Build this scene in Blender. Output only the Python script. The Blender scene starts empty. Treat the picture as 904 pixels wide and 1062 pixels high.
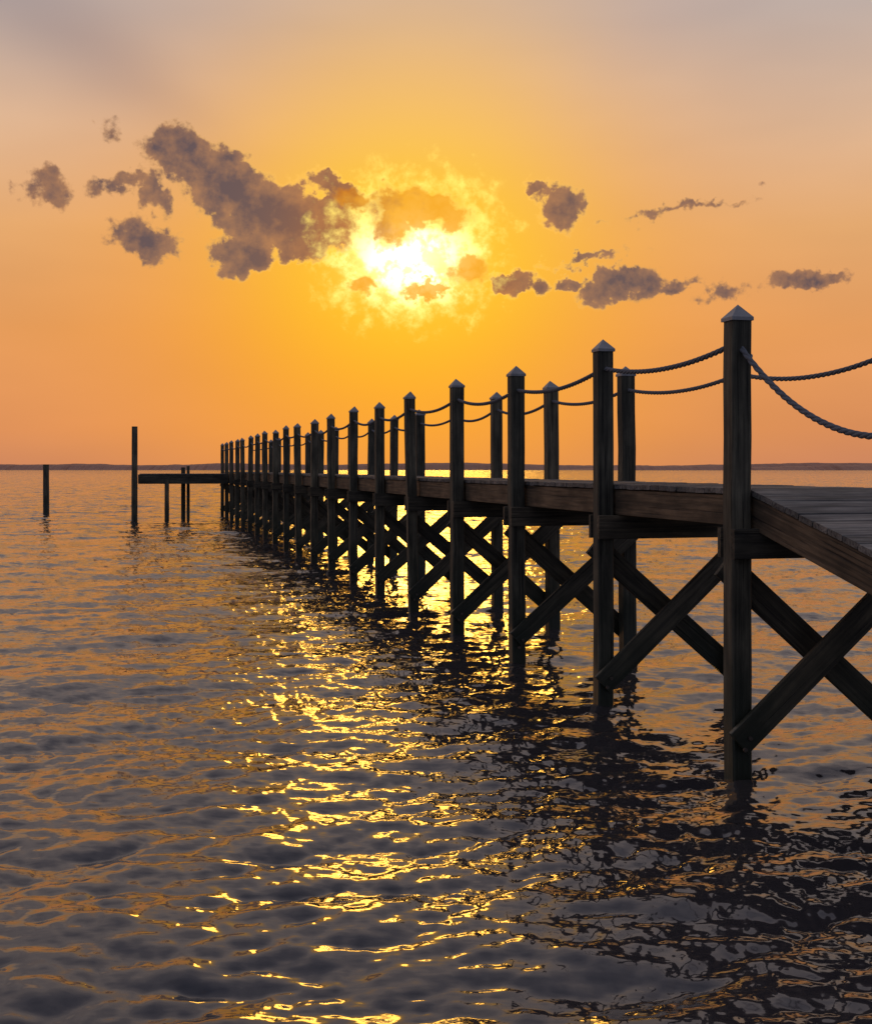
import bpy, math, random
import numpy as np
from mathutils import Vector, Matrix
random.seed(4); rng=np.random.default_rng(11)
sc=bpy.context.scene
sc.view_settings.view_transform='Standard'
try: sc.view_settings.look='None'
except: pass
sc.view_settings.exposure=0
F=1250.0; HOR=486.0; H=1.94
def lin(c):
    return tuple(((v/255)/12.92 if v/255<=.04045 else ((v/255+.055)/1.055)**2.4) for v in c)
def L4(*c): return (*lin(c),1)

# ------------------------------------------------------------- camera
cam=bpy.data.cameras.new("camera"); co=bpy.data.objects.new("camera",cam); sc.collection.objects.link(co)
co.location=(0,0,H); co.rotation_euler=(math.radians(90),0,0)
cam.sensor_fit='HORIZONTAL'; cam.sensor_width=36; cam.lens=36*F/904; cam.shift_y=-45/904
cam.clip_start=.05; cam.clip_end=20000
sc.camera=co

# ------------------------------------------------------------- node helper
class NB:
    def __init__(s,nt): s.nt=nt
    def n(s,t,**k):
        x=s.nt.nodes.new(t)
        for a,b in k.items(): setattr(x,a,b)
        return x
    def put(s,sock,v):
        if isinstance(v,bpy.types.NodeSocket): s.nt.links.new(v,sock)
        else: sock.default_value=v
    def m(s,op,a,b=0.0,c=0.0,clamp=False):
        x=s.n('ShaderNodeMath',operation=op); x.use_clamp=clamp
        s.put(x.inputs[0],a); s.put(x.inputs[1],b); s.put(x.inputs[2],c); return x.outputs[0]
    def v(s,op,a,b=(0,0,0)):
        x=s.n('ShaderNodeVectorMath',operation=op); s.put(x.inputs[0],a)
        if op=='SCALE': s.put(x.inputs['Scale'],b)
        elif op not in('LENGTH','NORMALIZE'): s.put(x.inputs[1],b)
        return x.outputs['Value'] if op in('LENGTH','DOT_PRODUCT') else x.outputs[0]
    def comb(s,a,b,c=0.0):
        x=s.n('ShaderNodeCombineXYZ'); s.put(x.inputs[0],a); s.put(x.inputs[1],b); s.put(x.inputs[2],c); return x.outputs[0]
    def sep(s,a):
        x=s.n('ShaderNodeSeparateXYZ'); s.put(x.inputs[0],a); return x.outputs
    def mix(s,f,a,b,bt='MIX'):
        x=s.n('ShaderNodeMix',data_type='RGBA',blend_type=bt); s.put(x.inputs[0],f); s.put(x.inputs[6],a); s.put(x.inputs[7],b); return x.outputs[2]
    def noise(s,v,scale,detail=4,rough=.5,dim='3D',dist=0):
        x=s.n('ShaderNodeTexNoise',noise_dimensions=dim)
        if v is not None: s.put(x.inputs['Vector'],v)
        x.inputs['Scale'].default_value=scale; x.inputs['Detail'].default_value=detail; x.inputs['Roughness'].default_value=rough; x.inputs['Distortion'].default_value=dist
        return x
    def mapr(s,v,a,b,c=0.0,d=1.0,smooth=True):
        x=s.n('ShaderNodeMapRange',interpolation_type='SMOOTHSTEP' if smooth else 'LINEAR')
        s.put(x.inputs[0],v)
        for i,k in enumerate((a,b,c,d)): s.put(x.inputs[i+1],k)
        return x.outputs[0]
    def ramp(s,f,stops):
        x=s.n('ShaderNodeValToRGB'); r=x.color_ramp
        while len(r.elements)<len(stops): r.elements.new(.5)
        for e,(p,c) in zip(r.elements,stops): e.position=p; e.color=c
        s.put(x.inputs[0],f); return x.outputs[0]
    def gauss(s,d):  # exp(-d^2)
        return s.m('EXPONENT',s.m('MULTIPLY',s.m('MULTIPLY',d,d),-1.0))

# ------------------------------------------------------------- sky (world)
def ae(x,y):
    dx=x-452; return math.degrees(math.atan2(dx,F)), math.degrees(math.atan2(HOR-y,math.hypot(dx,F)))
SUNPX=(428,264); saz,sel=ae(*SUNPX)
w=bpy.data.worlds.new("sky"); sc.world=w; w.use_nodes=True
try: w.cycles.sampling_method='NONE'
except Exception as e: print(e)
nt=w.node_tree; nt.nodes.clear(); B=NB(nt)
D=B.v('NORMALIZE',B.n('ShaderNodeTexCoord').outputs['Generated'])
X,Y,Z=B.sep(D)[:3]
az=B.m('DEGREES',B.m('ARCTAN2',X,Y)); el=B.m('DEGREES',B.m('ARCSINE',Z))
P=B.comb(az,el)
sund=Vector((math.sin(math.radians(saz))*math.cos(math.radians(sel)),math.cos(math.radians(saz))*math.cos(math.radians(sel)),math.sin(math.radians(sel))))
e90=B.m('DIVIDE',el,90.0,clamp=True)
base=B.ramp(e90,[(0,L4(200,130,96)),(.02,L4(216,140,90)),(.07,L4(226,154,92)),(.12,L4(230,172,114)),(.17,L4(218,180,148)),(.225,L4(190,174,166)),(.32,L4(198,182,178)),(.55,L4(170,164,174)),(1,L4(120,128,154))])
# broad soft haze banding
hz=B.noise(B.v('MULTIPLY',P,(.05,.16,1)),1.0,3,.55).outputs[0]
base=B.mix(1.0,base,B.mix(hz,(.80,.80,.84,1),(1.18,1.17,1.14,1)),'MULTIPLY')
# away from the sun: dim blue-grey
dots=B.v('DOT_PRODUCT',D,tuple(sund))
away=B.mapr(dots,-.3,.86,1,0)
base=B.mix(away,base,L4(114,118,136))
rel=B.v('SUBTRACT',P,(saz,sel,0)); rx,ry,_=B.sep(rel)[:3]
rl=B.v('LENGTH',rel)
# soft shadow band thrown up-left by the cloud + very faint rays
ang=B.m('ARCTAN2',ry,rx)
band=B.gauss(B.m('DIVIDE',B.m('SUBTRACT',ang,math.radians(150)),math.radians(7)))
band=B.m('MULTIPLY',band,B.mapr(rl,6,17,0,.45))
base=B.mix(band,base,L4(136,126,134))
band2=B.m('MULTIPLY',B.gauss(B.m('DIVIDE',B.m('SUBTRACT',ang,math.radians(43)),math.radians(8))),B.mapr(rl,5,16,0,.22))
base=B.mix(band2,base,L4(176,162,166))
# glow
d1=B.v('LENGTH',B.v('DIVIDE',B.v('SUBTRACT',P,(saz-.5,sel-2.8,0)),(12.2,10.6,1)))
g1=B.m('MULTIPLY',B.gauss(d1),1.0)
col=B.mix(g1,base,L4(248,152,4))
d3=B.gauss(B.v('LENGTH',B.v('DIVIDE',B.v('SUBTRACT',P,(saz+.3,sel+5.5,0)),(8.0,6.5,1))))
col=B.mix(B.m('MULTIPLY',d3,.52),col,L4(250,200,110))
d2=B.v('LENGTH',B.v('DIVIDE',rel,(7.2,5.6,1)))
col=B.mix(B.m('MULTIPLY',B.gauss(d2),.95),col,L4(255,202,10))
# clouds
wn=B.noise(P,.42,4,.6).outputs['Color']
wn2=B.noise(B.v('ADD',P,(31,17,5)),1.4,3,.6).outputs['Color']
W=B.v('ADD',P,B.v('ADD',B.v('SCALE',B.v('SUBTRACT',wn,(.5,.5,.5)),2.3),B.v('SCALE',B.v('SUBTRACT',wn2,(.5,.5,.5)),1.1)))
W=B.v('ADD',B.v('MULTIPLY',W,(1,1,0)),(0,0,1))
KD=math.degrees(1/F)
def cl(cx,cy,rx_,ry_,rot=0,wt=1.0):
    a,e=ae(cx,cy); t=math.radians(rot); c,s=math.cos(t),math.sin(t); RX,RY=rx_*KD,ry_*KD
    u=B.v('DOT_PRODUCT',W,(c/RX,s/RX,-(a*c+e*s)/RX)); v=B.v('DOT_PRODUCT',W,(-s/RY,c/RY,(a*s-e*c)/RY))
    d=B.m('SQRT',B.m('MULTIPLY_ADD',u,u,B.m('MULTIPLY',v,v)))
    return B.m('MULTIPLY_ADD',d,-wt,wt)
clouds=[(196,160,46,26,-15,1.6),(232,194,62,36,-38,1.7),(292,228,84,40,-12,1.7),(254,260,38,24,0,1.5),(352,230,66,36,10,1.5),
(134,190,42,13,10,1.05),(158,200,17,28,20,1.1),(150,248,36,19,-10,1.2),(50,194,26,18,-10,.9),(114,140,12,7,0,.3),
(345,196,36,16,-20,1.0),(380,214,36,20,-10,1.0),
(533,290,30,16,0,1.3),(580,212,24,30,35,1.1),(562,190,18,10,0,.9),(584,288,26,8,5,.85),
(645,296,54,20,4,1.5),(700,299,26,9,0,1.0),(748,303,28,9,12,.7),(835,291,46,11,2,1.3),(706,216,80,5,9,.60),(610,266,60,5,8,.55)]
m=None
for c in clouds:
    d=cl(*c); m=d if m is None else B.m('MAXIMUM',m,d)
fn=B.noise(B.v('ADD',P,(3,9,2)),1.15,6,.62).outputs[0]
fc=B.m('SUBTRACT',fn,.5)
dens=B.m('MULTIPLY_ADD',fc,1.7,m)
alpha=B.mapr(dens,-.08,.40)
near=B.gauss(B.m('DIVIDE',rl,4.6))
shade=B.noise(B.v('ADD',P,(13,4.3,8)),.9,4,.6).outputs[0]
shade=B.mapr(B.m('MULTIPLY_ADD',B.m('SUBTRACT',1.0,dens),.24,shade),.38,.80,0,1,False)
ccol=B.mix(near,B.mix(shade,L4(86,73,82),L4(166,118,86)),L4(200,110,8))
col=B.mix(B.m('MULTIPLY',alpha,.96),col,ccol)
rim=B.m('MULTIPLY',B.m('MULTIPLY',alpha,B.m('SUBTRACT',1.0,alpha)),B.m('MULTIPLY',B.gauss(B.m('DIVIDE',rl,8.5)),1.7))
col=B.mix(1.0,col,B.v('SCALE',B.comb(1.0,.62,.06),rim),'ADD')
# ragged bright opening behind thin cloud, and the sun core
sb=cl(426,256,112,88,0,1.0)
sb=B.mapr(B.m('MULTIPLY_ADD',fc,1.5,sb),-.02,.68)
col=B.mix(sb,col,(1.3,.98,.18,1))
core=B.gauss(B.v('LENGTH',B.v('DIVIDE',B.v('SUBTRACT',P,(saz-.15,sel-.3,0)),(2.0,1.35,1))))
core2=B.m('MULTIPLY',core,B.mapr(fn,.40,.60,.25,1.0))
col=B.mix(1.0,col,B.v('SCALE',B.comb(3.2,2.8,1.9),core2),'ADD')
# foreground clouds over the sun
m2=None
for c in [(436,216,54,24,-8,1.5),(404,234,26,22,0,1.1),(442,301,30,8,0,1.3),(381,291,15,14,0,1.2),(487,282,28,20,20,1.0),(362,205,24,12,0,.8)]:
    d=cl(*c); m2=d if m2 is None else B.m('MAXIMUM',m2,d)
a2=B.mapr(B.m('MULTIPLY_ADD',fc,1.7,m2),-.05,.5)
col=B.mix(B.m('MULTIPLY',a2,.86),col,B.mix(shade,L4(190,104,4),L4(242,160,10)))
bg=B.n('ShaderNodeBackground'); B.put(bg.inputs[0],col); bg.inputs[1].default_value=1.0
sky=B.n('ShaderNodeTexSky',sky_type='NISHITA'); sky.sun_disc=False; sky.sun_elevation=math.radians(sel); sky.sun_rotation=math.radians(saz)
bg2=B.n('ShaderNodeBackground'); B.put(bg2.inputs[0],sky.outputs[0]); bg2.inputs[1].default_value=.001
ad=B.n('ShaderNodeAddShader'); nt.links.new(bg.outputs[0],ad.inputs[0]); nt.links.new(bg2.outputs[0],ad.inputs[1])
nt.links.new(ad.outputs[0],B.n('ShaderNodeOutputWorld').inputs[0])

# ------------------------------------------------------------- sun
sl=bpy.data.lights.new("sun",'SUN'); sl.energy=.30; sl.angle=math.radians(11.0); sl.color=(1,.47,.07)
so=bpy.data.objects.new("sun",sl); sc.collection.objects.link(so); so.location=sund*60
so.rotation_euler=(-sund).to_track_quat('-Z','Y').to_euler()

# ------------------------------------------------------------- water
def tile(N,L,kp,kmin,kmax,p,th0,rms,spread=1.0,iso=.12):
    k=2*np.pi*np.fft.fftfreq(N,L/N); KX,KY=np.meshgrid(k,k,indexing='ij'); K=np.hypot(KX,KY); K[0,0]=1
    th=np.arctan2(KY,KX)-th0
    S=np.exp(-(kp/K)**2)*K**(-p)*(np.abs(np.cos(th))**(2*spread)+iso)
    S*=np.exp(-(K/kmax)**4)*(1-np.exp(-(K/kmin)**4)); S[0,0]=0
    h=np.fft.fft2(rng.standard_normal((N,N)))*np.sqrt(S)
    sl=np.sqrt(np.mean(np.abs(np.fft.ifft2(1j*KX*h).real)**2+np.abs(np.fft.ifft2(1j*KY*h).real)**2))
    h*=rms/sl
    dx=np.fft.ifft2(-1j*KX/K*h).real; dy=np.fft.ifft2(-1j*KY/K*h).real
    return np.fft.ifft2(h).real,dx,dy
def samp(T,L,x,y):
    N=T.shape[0]; u=x/L*N; v=y/L*N; i=np.floor(u).astype(int); j=np.floor(v).astype(int); fu=u-i; fv=v-j
    i0=i%N;i1=(i+1)%N;j0=j%N;j1=(j+1)%N
    return (T[i0,j0]*(1-fu)+T[i1,j0]*fu)*(1-fv)+(T[i0,j1]*(1-fu)+T[i1,j1]*fu)*fv
th0=math.radians(104)
LA,LB=23.0,5.9
A=tile(1024,LA,2*np.pi/.90,.4,2*np.pi/.12,3.4,th0,.165,2.0,.05)
A1=tile(512,37.0,2*np.pi/3.2,.3,2*np.pi/1.2,3.6,th0+.22,.05,3,.02)
Bt=tile(512,LB,2*np.pi/.20,2*np.pi/.5,2*np.pi/.035,3.4,th0+.40,.19,1.5,.10)
R=1400
r=.5*np.exp(np.linspace(0,math.log(6000/.5),R))
fr=np.radians(np.linspace(-32,32,1050)); ot=np.radians(np.linspace(32,328,120))[1:-1]
ta=np.concatenate([fr,ot]); C=len(ta)
RR,TT=np.meshgrid(r,ta,indexing='ij')
x=RR*np.sin(TT); y=RR*np.cos(TT)
ca,sa=math.cos(.45),math.sin(.45); xb=x*ca-y*sa; yb=x*sa+y*ca
fA=np.clip(1-(RR-120)/500,0.0,1); fB=np.clip(1-(RR-30)/80,0,1)
pt=tile(256,60,2*np.pi/9,.2,2*np.pi/3,3,0,.1,0,1)[0]; pt=pt/pt.std()
patch=np.clip(1+.18*samp(pt,60,x,y),.65,1.4)
zz=samp(A[0],LA,x,y)*fA+samp(Bt[0],LB,xb,yb)*fB*patch+samp(A1[0],37.,x,y)*fA
dx=(samp(A[1],LA,x,y)+samp(A1[1],37.,x,y))*fA*.9; dy=(samp(A[2],LA,x,y)+samp(A1[2],37.,x,y))*fA*.9
bx=samp(Bt[1],LB,xb,yb)*fB*patch*.6; by=samp(Bt[2],LB,xb,yb)*fB*patch*.6
x2=x+dx+(bx*ca+by*sa); y2=y+dy+(-bx*sa+by*ca)
V=np.empty((R*C+1,3),np.float32); V[:-1,0]=x2.ravel();V[:-1,1]=y2.ravel();V[:-1,2]=zz.ravel(); V[-1]=(0,0,0)
ii,jj=np.meshgrid(np.arange(R-1),np.arange(C),indexing='ij'); j2=(jj+1)%C
Q=np.stack([ii*C+jj,ii*C+j2,(ii+1)*C+j2,(ii+1)*C+jj],-1).reshape(-1,4)[:,::-1]
tri=np.stack([np.full(C,R*C),(np.arange(C)+1)%C,np.arange(C)],-1)
me=bpy.data.meshes.new("water"); me.vertices.add(len(V)); me.vertices.foreach_set('co',V.ravel())
nl=Q.size+tri.size; me.loops.add(nl); me.loops.foreach_set('vertex_index',np.concatenate([Q.ravel(),tri.ravel()]).astype(np.int32))
npol=len(Q)+len(tri); me.polygons.add(npol)
ls=np.concatenate([np.arange(len(Q))*4,len(Q)*4+np.arange(len(tri))*3]).astype(np.int32)
me.polygons.foreach_set('loop_start',ls)
me.update(calc_edges=True); me.validate()
me.polygons.foreach_set('use_smooth',np.ones(len(me.polygons),bool)); me.update()
wo=bpy.data.objects.new("water",me); sc.collection.objects.link(wo)
mt=bpy.data.materials.new("sea_water"); mt.use_nodes=True; nt=mt.node_tree; B=NB(nt); bs=nt.nodes['Principled BSDF']
pos=B.n('ShaderNodeNewGeometry'); PP=pos.outputs['Position']; NN=pos.outputs['Normal']
flat=B.v('MULTIPLY',PP,(1,1,0)); dist=B.v('LENGTH',flat)
mp=B.n('ShaderNodeMapping'); B.put(mp.inputs[0],flat); mp.inputs[2].default_value=(0,0,math.radians(-14)); mp.inputs[3].default_value=(.5,1.25,1)
n1=B.noise(mp.outputs[0],14,2,.6).outputs['Color']
n2=B.noise(mp.outputs[0],1.9,3,.65).outputs['Color']
far=B.mapr(dist,8,60)
a1=B.m('MULTIPLY_ADD',far,.35,.32)
a2_=B.m('MULTIPLY_ADD',far,1.35,.05)
off=B.v('ADD',B.v('SCALE',B.v('SUBTRACT',n1,(.5,.5,.5)),a1),B.v('SCALE',B.v('SUBTRACT',n2,(.5,.5,.5)),a2_))
off=B.v('MULTIPLY',off,(.8,1.1,0))
nn=B.v('NORMALIZE',B.v('ADD',NN,off)); B.put(bs.inputs['Normal'],nn)
bs.inputs['Base Color'].default_value=(.044,.040,.043,1)
bs.inputs['Roughness'].default_value=.07; bs.inputs['IOR'].default_value=1.58
me.materials.append(mt)

# ------------------------------------------------------------- wood materials
def wood(name,dark,light,wet=True,rough=.8):
    mt=bpy.data.materials.new(name); mt.use_nodes=True; nt=mt.node_tree; B=NB(nt); bs=nt.nodes['Principled BSDF']
    at=B.n('ShaderNodeAttribute',attribute_name='gcoord'); g=at.outputs['Vector']
    ac=B.n('ShaderNodeAttribute',attribute_name='rnd').outputs['Fac']
    gr=B.noise(B.v('MULTIPLY',g,(38,38,1.6)),1,4,.6,dist=.6).outputs[0]
    st=B.noise(B.v('MULTIPLY',g,(5,5,2.2)),1,4,.6).outputs[0]
    c=B.mix(B.mapr(gr,.3,.72),(*dark,1),(*light,1))
    c=B.mix(1,c,B.mix(B.mapr(st,.3,.7),(.5,.5,.48,1),(1.25,1.2,1.15,1)),'MULTIPLY')
    c=B.mix(1,c,B.mix(ac,(.72,.75,.76,1),(1.25,1.18,1.08,1)),'MULTIPLY')
    crack=B.mapr(B.noise(B.v('MULTIPLY',g,(60,60,.9)),1,2,.5).outputs[0],.30,.40,.25,1)
    c=B.mix(1,c,B.comb(crack,crack,crack),'MULTIPLY')
    p=B.sep(B.n('ShaderNodeNewGeometry').outputs['Position'])
    if wet:
        zn=B.m('ADD',p[2],B.m('MULTIPLY',B.m('SUBTRACT',st,.5),.5))
        wt=B.mapr(zn,.18,.50,1,0)
        c=B.mix(B.m('MULTIPLY',wt,.8),c,(.016,.019,.013,1))
        alg=B.mapr(zn,.3,1.1,1,0); c=B.mix(B.m('MULTIPLY',alg,.35),c,(.035,.05,.028,1))
        B.put(bs.inputs['Roughness'],B.mapr(wt,0,1,rough,.35))
    else: bs.inputs['Roughness'].default_value=rough
    B.put(bs.inputs['Base Color'],c)
    bp=B.n('ShaderNodeBump'); bp.inputs['Strength'].default_value=.6; bp.inputs['Distance'].default_value=.006
    B.put(bp.inputs['Height'],B.m('ADD',gr,B.m('MULTIPLY',crack,1.2))); B.put(bs.inputs['Normal'],bp.outputs[0])
    return mt
M_post=wood("weathered_post_wood",(.062,.060,.046),(.175,.160,.12))
M_brace=wood("weathered_brace_wood",(.056,.050,.040),(.16,.138,.10))
M_deck=wood("grey_deck_wood",(.10,.10,.108),(.25,.25,.25),wet=False)
M_fas=wood("stringer_wood",(.070,.054,.038),(.20,.145,.095),wet=False)

class MB:
    def __init__(s): s.v=[];s.f=[];s.g=[];s.r=[]
    def prism(s,p0,p1,wx,wy,xd,ch=.008,segs=1,jit=0,taper=1.0):
        p0=Vector(p0);p1=Vector(p1);ax=(p1-p0); Ln=ax.length; ax.normalize()
        xd=Vector(xd); xd=(xd-ax*xd.dot(ax)).normalized(); yd=ax.cross(xd)
        a,b=wx/2,wy/2; prof=[(a-ch,-b),(a,-b+ch),(a,b-ch),(a-ch,b),(-a+ch,b),(-a,b-ch),(-a,-b+ch),(-a+ch,-b)]
        o=Vector((random.uniform(0,50),random.uniform(0,50),random.uniform(0,50))); rr=random.random(); st=len(s.v)
        for i in range(segs+1):
            t=i/segs; jx=random.gauss(0,jit);jy=random.gauss(0,jit); js=1+random.gauss(0,jit*2)
            for (u,w_) in prof:
                u2=u*js;w2=w_*js
                s.v.append(p0+ax*(Ln*t)+xd*(u2+jx)+yd*(w2+jy)); s.g.append(o+Vector((u,w_,Ln*t))); s.r.append(rr)
        for i in range(segs):
            for j in range(8):
                q=st+i*8; s.f.append((q+j,q+(j+1)%8,q+8+(j+1)%8,q+8+j))
        s.f.append(tuple(st+j for j in range(7,-1,-1))); s.f.append(tuple(st+segs*8+j for j in range(8)))
    def raw(s,vs,fs):
        st=len(s.v); o=Vector((random.uniform(0,50),)*3); rr=random.random()
        for v in vs: s.v.append(Vector(v)); s.g.append(Vector(v)+o); s.r.append(rr)
        for f in fs: s.f.append(tuple(st+i for i in f))
    def obj(s,name,mat,parent):
        me=bpy.data.meshes.new(name); me.from_pydata([tuple(v) for v in s.v],[],s.f); me.update()
        a=me.attributes.new('gcoord','FLOAT_VECTOR','POINT'); a.data.foreach_set('vector',np.array([tuple(v) for v in s.g],np.float32).ravel())
        a=me.attributes.new('rnd','FLOAT','POINT'); a.data.foreach_set('value',np.array(s.r,np.float32))
        me.materials.append(mat); o=bpy.data.objects.new(name,me); sc.collection.objects.link(o); o.parent=parent; return o
def empty(n):
    e=bpy.data.objects.new(n,None); e.empty_display_size=.3; sc.collection.objects.link(e); return e

pier=empty("wooden_pier")
U=1.05; SX,SY=-.5565,2.166; X0,Y0=1.9226,7.68
dd=Vector((SX,SY,0)); SP=dd.length; dd.normalize(); nn_=Vector((dd.y,-dd.x,0)); WD=1.187
NBENT=20; KS=list(range(-2,NBENT))
def PL(k): return Vector((X0+SX*k,Y0+SY*k,0))
def drop(k): return .52*(-k) if k<0 else 0
TOP=H+U; DZ=.936*H; S=.134
posts=MB(); caps=MB(); beams=MB(); brace=MB(); deck=MB(); strg=MB(); bolts=MB()
tops={}
up=Vector((0,0,1))
def capmesh(mb,c,s,z,h,rot=dd,tilt=(0,0)):
    a=s/2; xd=rot; yd=Vector((-rot.y,rot.x,0)); vs=[]
    for zz_,k in ((z-.022,1),(z,1)):
        for u,v in ((-1,-1),(1,-1),(1,1),(-1,1)): vs.append(c+xd*(u*a*k)+yd*(v*a*k)+up*zz_)
    vs.append(c+up*(z+h)+xd*tilt[0]+yd*tilt[1])
    mb.raw(vs,[(3,2,1,0),(0,1,5,4),(1,2,6,5),(2,3,7,6),(3,0,4,7),(4,5,8),(5,6,8),(6,7,8),(7,4,8)])
for k in KS:
    for side in (0,1):
        c=PL(k)+nn_*(WD*side); lean=Vector((random.gauss(0,.007),random.gauss(0,.007),0)); hz_=random.gauss(0,.018) if k>0 else 0
        if k in(0,1) and side==0: lean=lean*.15
        zt=TOP-drop(k)-.10+hz_; s=S*random.uniform(.96,1.1)
        posts.prism(c-lean*1.5+up*-1.6,c+lean*zt+up*zt,s,s,dd,ch=.012,segs=12,jit=.0022)
        capmesh(caps,c+lean*zt,s+.014,zt+.012,.085,tilt=(random.gauss(0,.008),random.gauss(0,.008)))
        tops[(k,side)]=c+lean*(zt-.15)+up*(zt-.145)
    c0=PL(k); zd=DZ-drop(k); ext=.16
    zc=zd-.25-.10
    if k<0: zc-=.03
    for sgn in (-1,1):
        o=dd*(sgn*(S/2+.012+.022)); e=random.uniform(-.02,.04)
        a=c0-nn_*(ext+e)*(.55)+o; b=c0+nn_*(WD+ext*.55)+o
        beams.prism(a+up*zc,b+up*zc,.19,.042,up,ch=.004)
    # cross braces
    zu=zd-.49; zl=.21
    if k==-2: continue
    near=-dd*(S/2+.012+.02); fard=dd*(S/2+.012+.02)
    A0=c0-nn_*.05; B0=c0+nn_*(WD+.05); jz=lambda: random.gauss(0,.02) if k>0 else 0
    brace.prism(A0+near+up*(zl+jz()),B0+near+up*(zu+jz()),.18,.04,up,ch=.004)
    brace.prism(A0+fard+up*(zu+jz()),B0+fard+up*(zl+jz()),.18,.04,up,ch=.004)
    for (c_,z_) in ((c0,zl),(c0+nn_*WD,zu)):
        for q in (-.035,.035):
            p=c_+near-dd*.02+up*(z_+q)+nn_*q*.5; bolts.prism(p,p-dd*.018,.026,.026,up,ch=.008)
# stringers & planks per span
ins=S/2+.012
for i in range(len(KS)-1):
    k=KS[i]; a=PL(k)+up*(DZ-drop(k)); b=PL(k+1)+up*(DZ-drop(k+1))
    for off_,th in ((ins+.026,.045),(WD/2,.04),(WD-ins-.026,.045)):
        g=.002
        strg.prism(a+nn_*off_+(b-a)*g-up*.15,b+nn_*off_-(b-a)*g-up*.15,.20,th,up,ch=.004)
    pd=(b-a).normalized(); Ls=(b-a).length; npk=15; pw=Ls/npk
    for j in range(npk):
        cpos=a+pd*(pw*(j+.5)); e1=random.uniform(-.006,.012); e2=random.uniform(-.006,.012)
        zz_=-.022+random.gauss(0,.0018)
        deck.prism(cpos+nn_*(S/2+.006-e1*.3+.0)+up*zz_,cpos+nn_*(WD-S/2-.006+e2*.3)+up*(zz_+random.gauss(0,.001)),pw-.010,.036,pd,ch=.004)
posts.obj("posts",M_post,pier); beams.obj("cap_beams",M_brace,pier); brace.obj("cross_braces",M_brace,pier)
deck.obj("deck_planks",M_deck,pier); strg.obj("stringers",M_fas,pier)
mc=bpy.data.materials.new("weathered_cap_metal"); mc.use_nodes=True; B=NB(mc.node_tree); bs=mc.node_tree.nodes['Principled BSDF']
g=B.n('ShaderNodeTexCoord').outputs['Object']; B.put(bs.inputs['Base Color'],B.mix(B.noise(g,14,5,.65).outputs[0],(.14,.14,.15,1),(.46,.46,.48,1))); bs.inputs['Roughness'].default_value=.55
caps.obj("post_caps",mc,pier)
mr=bpy.data.materials.new("galvanised_bolt"); mr.use_nodes=True; b_=mr.node_tree.nodes['Principled BSDF']; b_.inputs['Base Color'].default_value=(.16,.13,.11,1); b_.inputs['Metallic'].default_value=.7; b_.inputs['Roughness'].default_value=.6
bolts.obj("bolts",mr,pier)
# ropes (three twisted strands)
mro=bpy.data.materials.new("rope_fibre"); mro.use_nodes=True; B=NB(mro.node_tree); bs=mro.node_tree.nodes['Principled BSDF']
g=B.n('ShaderNodeTexCoord').outputs['Object']; B.put(bs.inputs['Base Color'],B.mix(B.noise(g,60,3,.6).outputs[0],(.08,.09,.11,1),(.22,.23,.26,1))); bs.inputs['Roughness'].default_value=.9
def rope(name,spans,rad,step):
    cu=bpy.data.curves.new(name,'CURVE'); cu.dimensions='3D'; cu.bevel_depth=rad*.60; cu.bevel_resolution=2; cu.use_fill_caps=True
    for a,b,sag in spans:
        Ls=(b-a).length; n=max(24,int(Ls/step)); ax=(b-a).normalized(); sd=ax.cross(up).normalized(); u2=sd.cross(ax)
        for st in range(3):
            sp=cu.splines.new('POLY'); sp.points.add(n)
            for i in range(n+1):
                t=i/n; c=a.lerp(b,t)-up*(4*sag*t*(1-t)); ph=t*Ls/(rad*10.5)*2*math.pi/1.0+st*2*math.pi/3
                p=c+(sd*math.cos(ph)+u2*math.sin(ph))*rad*.44; sp.points[i].co=(*p,1)
    o=bpy.data.objects.new(name,cu); sc.collection.objects.link(o); o.parent=pier; cu.materials.append(mro)
for side,nm in ((0,"rope_left"),(1,"rope_right")):
    sp=[]
    for i in range(len(KS)-1):
        k=KS[i]; sg=random.uniform(.075,.115)
        if k<0: sg=.33 if k==-1 and side==0 else .12
        sp.append((tops[(k,side)],tops[(k+1,side)],sg))
    rope(nm,sp,.019,.012)

# ------------------------------------------------------------- end platform
plat=empty("boat_dock_platform")
pp=MB(); pk=MB(); bm=MB()
dv=-nn_
pend=PL(17.3)-nn_*.08
W2=2.1; LN=3.2
for j in range(20):
    c=pend+dv*(LN*(j+.5)/20); pk.prism(c+up*(DZ-.08),c+dd*W2+up*(DZ-.08),LN/20-.012,.036,dv,ch=.003)
for q in (.03,W2/2,W2-.03):
    bm.prism(pend+dd*q+up*(DZ-.27),pend+dd*q+dv*LN+up*(DZ-.27),.34,.05,up,ch=.004)
bm.prism(pend+dv*(LN+.03)+up*(DZ-.27),pend+dv*(LN+.03)+dd*W2+up*(DZ-.27),.34,.05,up,ch=.004)
def pile(mb,c,top,s,tilt=(0,0),seg=14):
    st=len(mb.v); o=Vector((random.uniform(0,50),)*3); rr=random.random(); N=14; z0=-1.5; nseg=seg
    for i in range(nseg+1):
        t=i/nseg; z=z0+(top-z0)*t; rad=s/2*(1.06-.1*t)*(1+random.gauss(0,.015))
        for j in range(N):
            a=2*math.pi*j/N; rj=rad*(1+.03*math.sin(3*a+o.x))
            mb.v.append(Vector((c[0]+tilt[0]*z+rj*math.cos(a),c[1]+tilt[1]*z+rj*math.sin(a),z))); mb.g.append(o+Vector((rj*math.cos(a),rj*math.sin(a),z))); mb.r.append(rr)
    for i in range(nseg):
        for j in range(N):
            q=st+i*N; mb.f.append((q+j,q+(j+1)%N,q+N+(j+1)%N,q+N+j))
    mb.f.append(tuple(st+nseg*N+j for j in range(N)))
e_=pend+dv*(LN+.2)
pile(pp,(e_.x,e_.y),H+1.55,.22,(.002,0))
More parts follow.
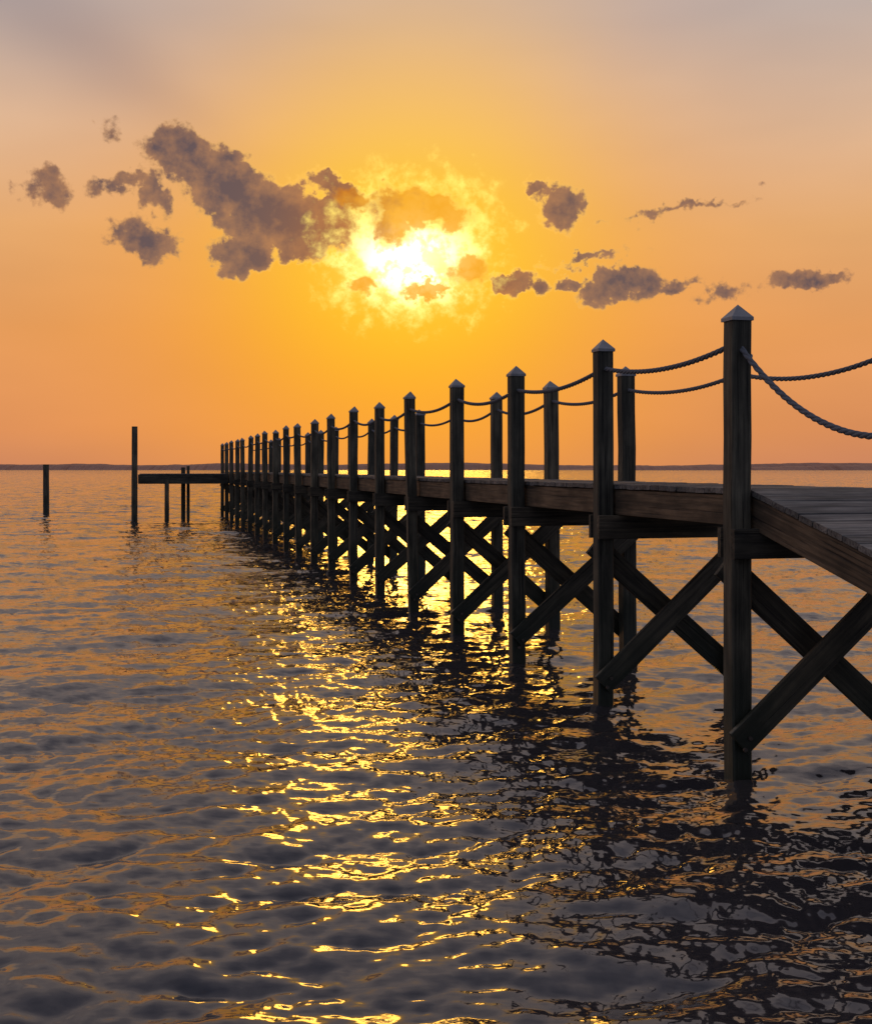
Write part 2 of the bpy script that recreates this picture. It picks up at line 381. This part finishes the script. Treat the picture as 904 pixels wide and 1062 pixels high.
e2=e_+dd*W2; pile(pp,(e2.x,e2.y),DZ+.02,.2)
for (px,top) in ((173,DZ-.3),(190,H+.05)):
    yy=44.6 if px==173 else 46.2; xx=(px-452)/F*yy; pile(pp,(xx,yy),top,.17)
xx=(194-452)/F*45.2; pile(pp,(xx,45.4),H+.1,.12)
pp.obj("piles",M_post,plat); pk.obj("planks",M_deck,plat); bm.obj("beams",M_brace,plat)
mp_=MB(); 
lone=empty("mooring_piling")
yl=51.6; pile(mp_,((48-452)/F*yl,yl),H+.18,.26,(-.004,0)); mp_.obj("timber_pile",M_post,lone)

# ------------------------------------------------------------- far shore
def shore(name,x0,x1,yc,h,seed,mat):
    n=900; rg=np.random.default_rng(seed); xs=np.linspace(x0,x1,n); z=np.zeros(n)
    for o in range(8):
        c=rg.standard_normal(int(6*2**o)+3); z+=np.interp(np.linspace(0,len(c)-1,n),np.arange(len(c)),c)*(.66**o)
    z=(z-z.min())/(z.max()-z.min()); env=np.clip(np.minimum(np.arange(n),np.arange(n)[::-1])/60,0,1)
    z=h*(.3+.7*z)*env+.3
    vs=[];fs=[]
    for i in range(n):
        yb=yc+25*math.sin(i*.02)+rg.standard_normal()*3
        vs+= [(xs[i],yb-40,-.2),(xs[i],yb-14,z[i]*.7),(xs[i],yb+6,z[i]),(xs[i],yb+60,-.2)]
    for i in range(n-1):
        for j in range(3): fs.append((i*4+j,(i+1)*4+j,(i+1)*4+j+1,i*4+j+1))
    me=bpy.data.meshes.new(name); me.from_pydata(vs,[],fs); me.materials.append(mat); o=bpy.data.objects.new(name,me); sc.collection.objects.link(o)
mf=bpy.data.materials.new("haze_tinted_trees"); mf.use_nodes=True; B=NB(mf.node_tree); bs=mf.node_tree.nodes['Principled BSDF']
g=B.n('ShaderNodeTexCoord').outputs['Object']; B.put(bs.inputs['Base Color'],B.mix(B.noise(g,.08,3,.6).outputs[0],(.34,.18,.13,1),(.52,.28,.20,1))); bs.inputs['Roughness'].default_value=1  # tree colour lightened and warmed: distance haze painted into the base colour
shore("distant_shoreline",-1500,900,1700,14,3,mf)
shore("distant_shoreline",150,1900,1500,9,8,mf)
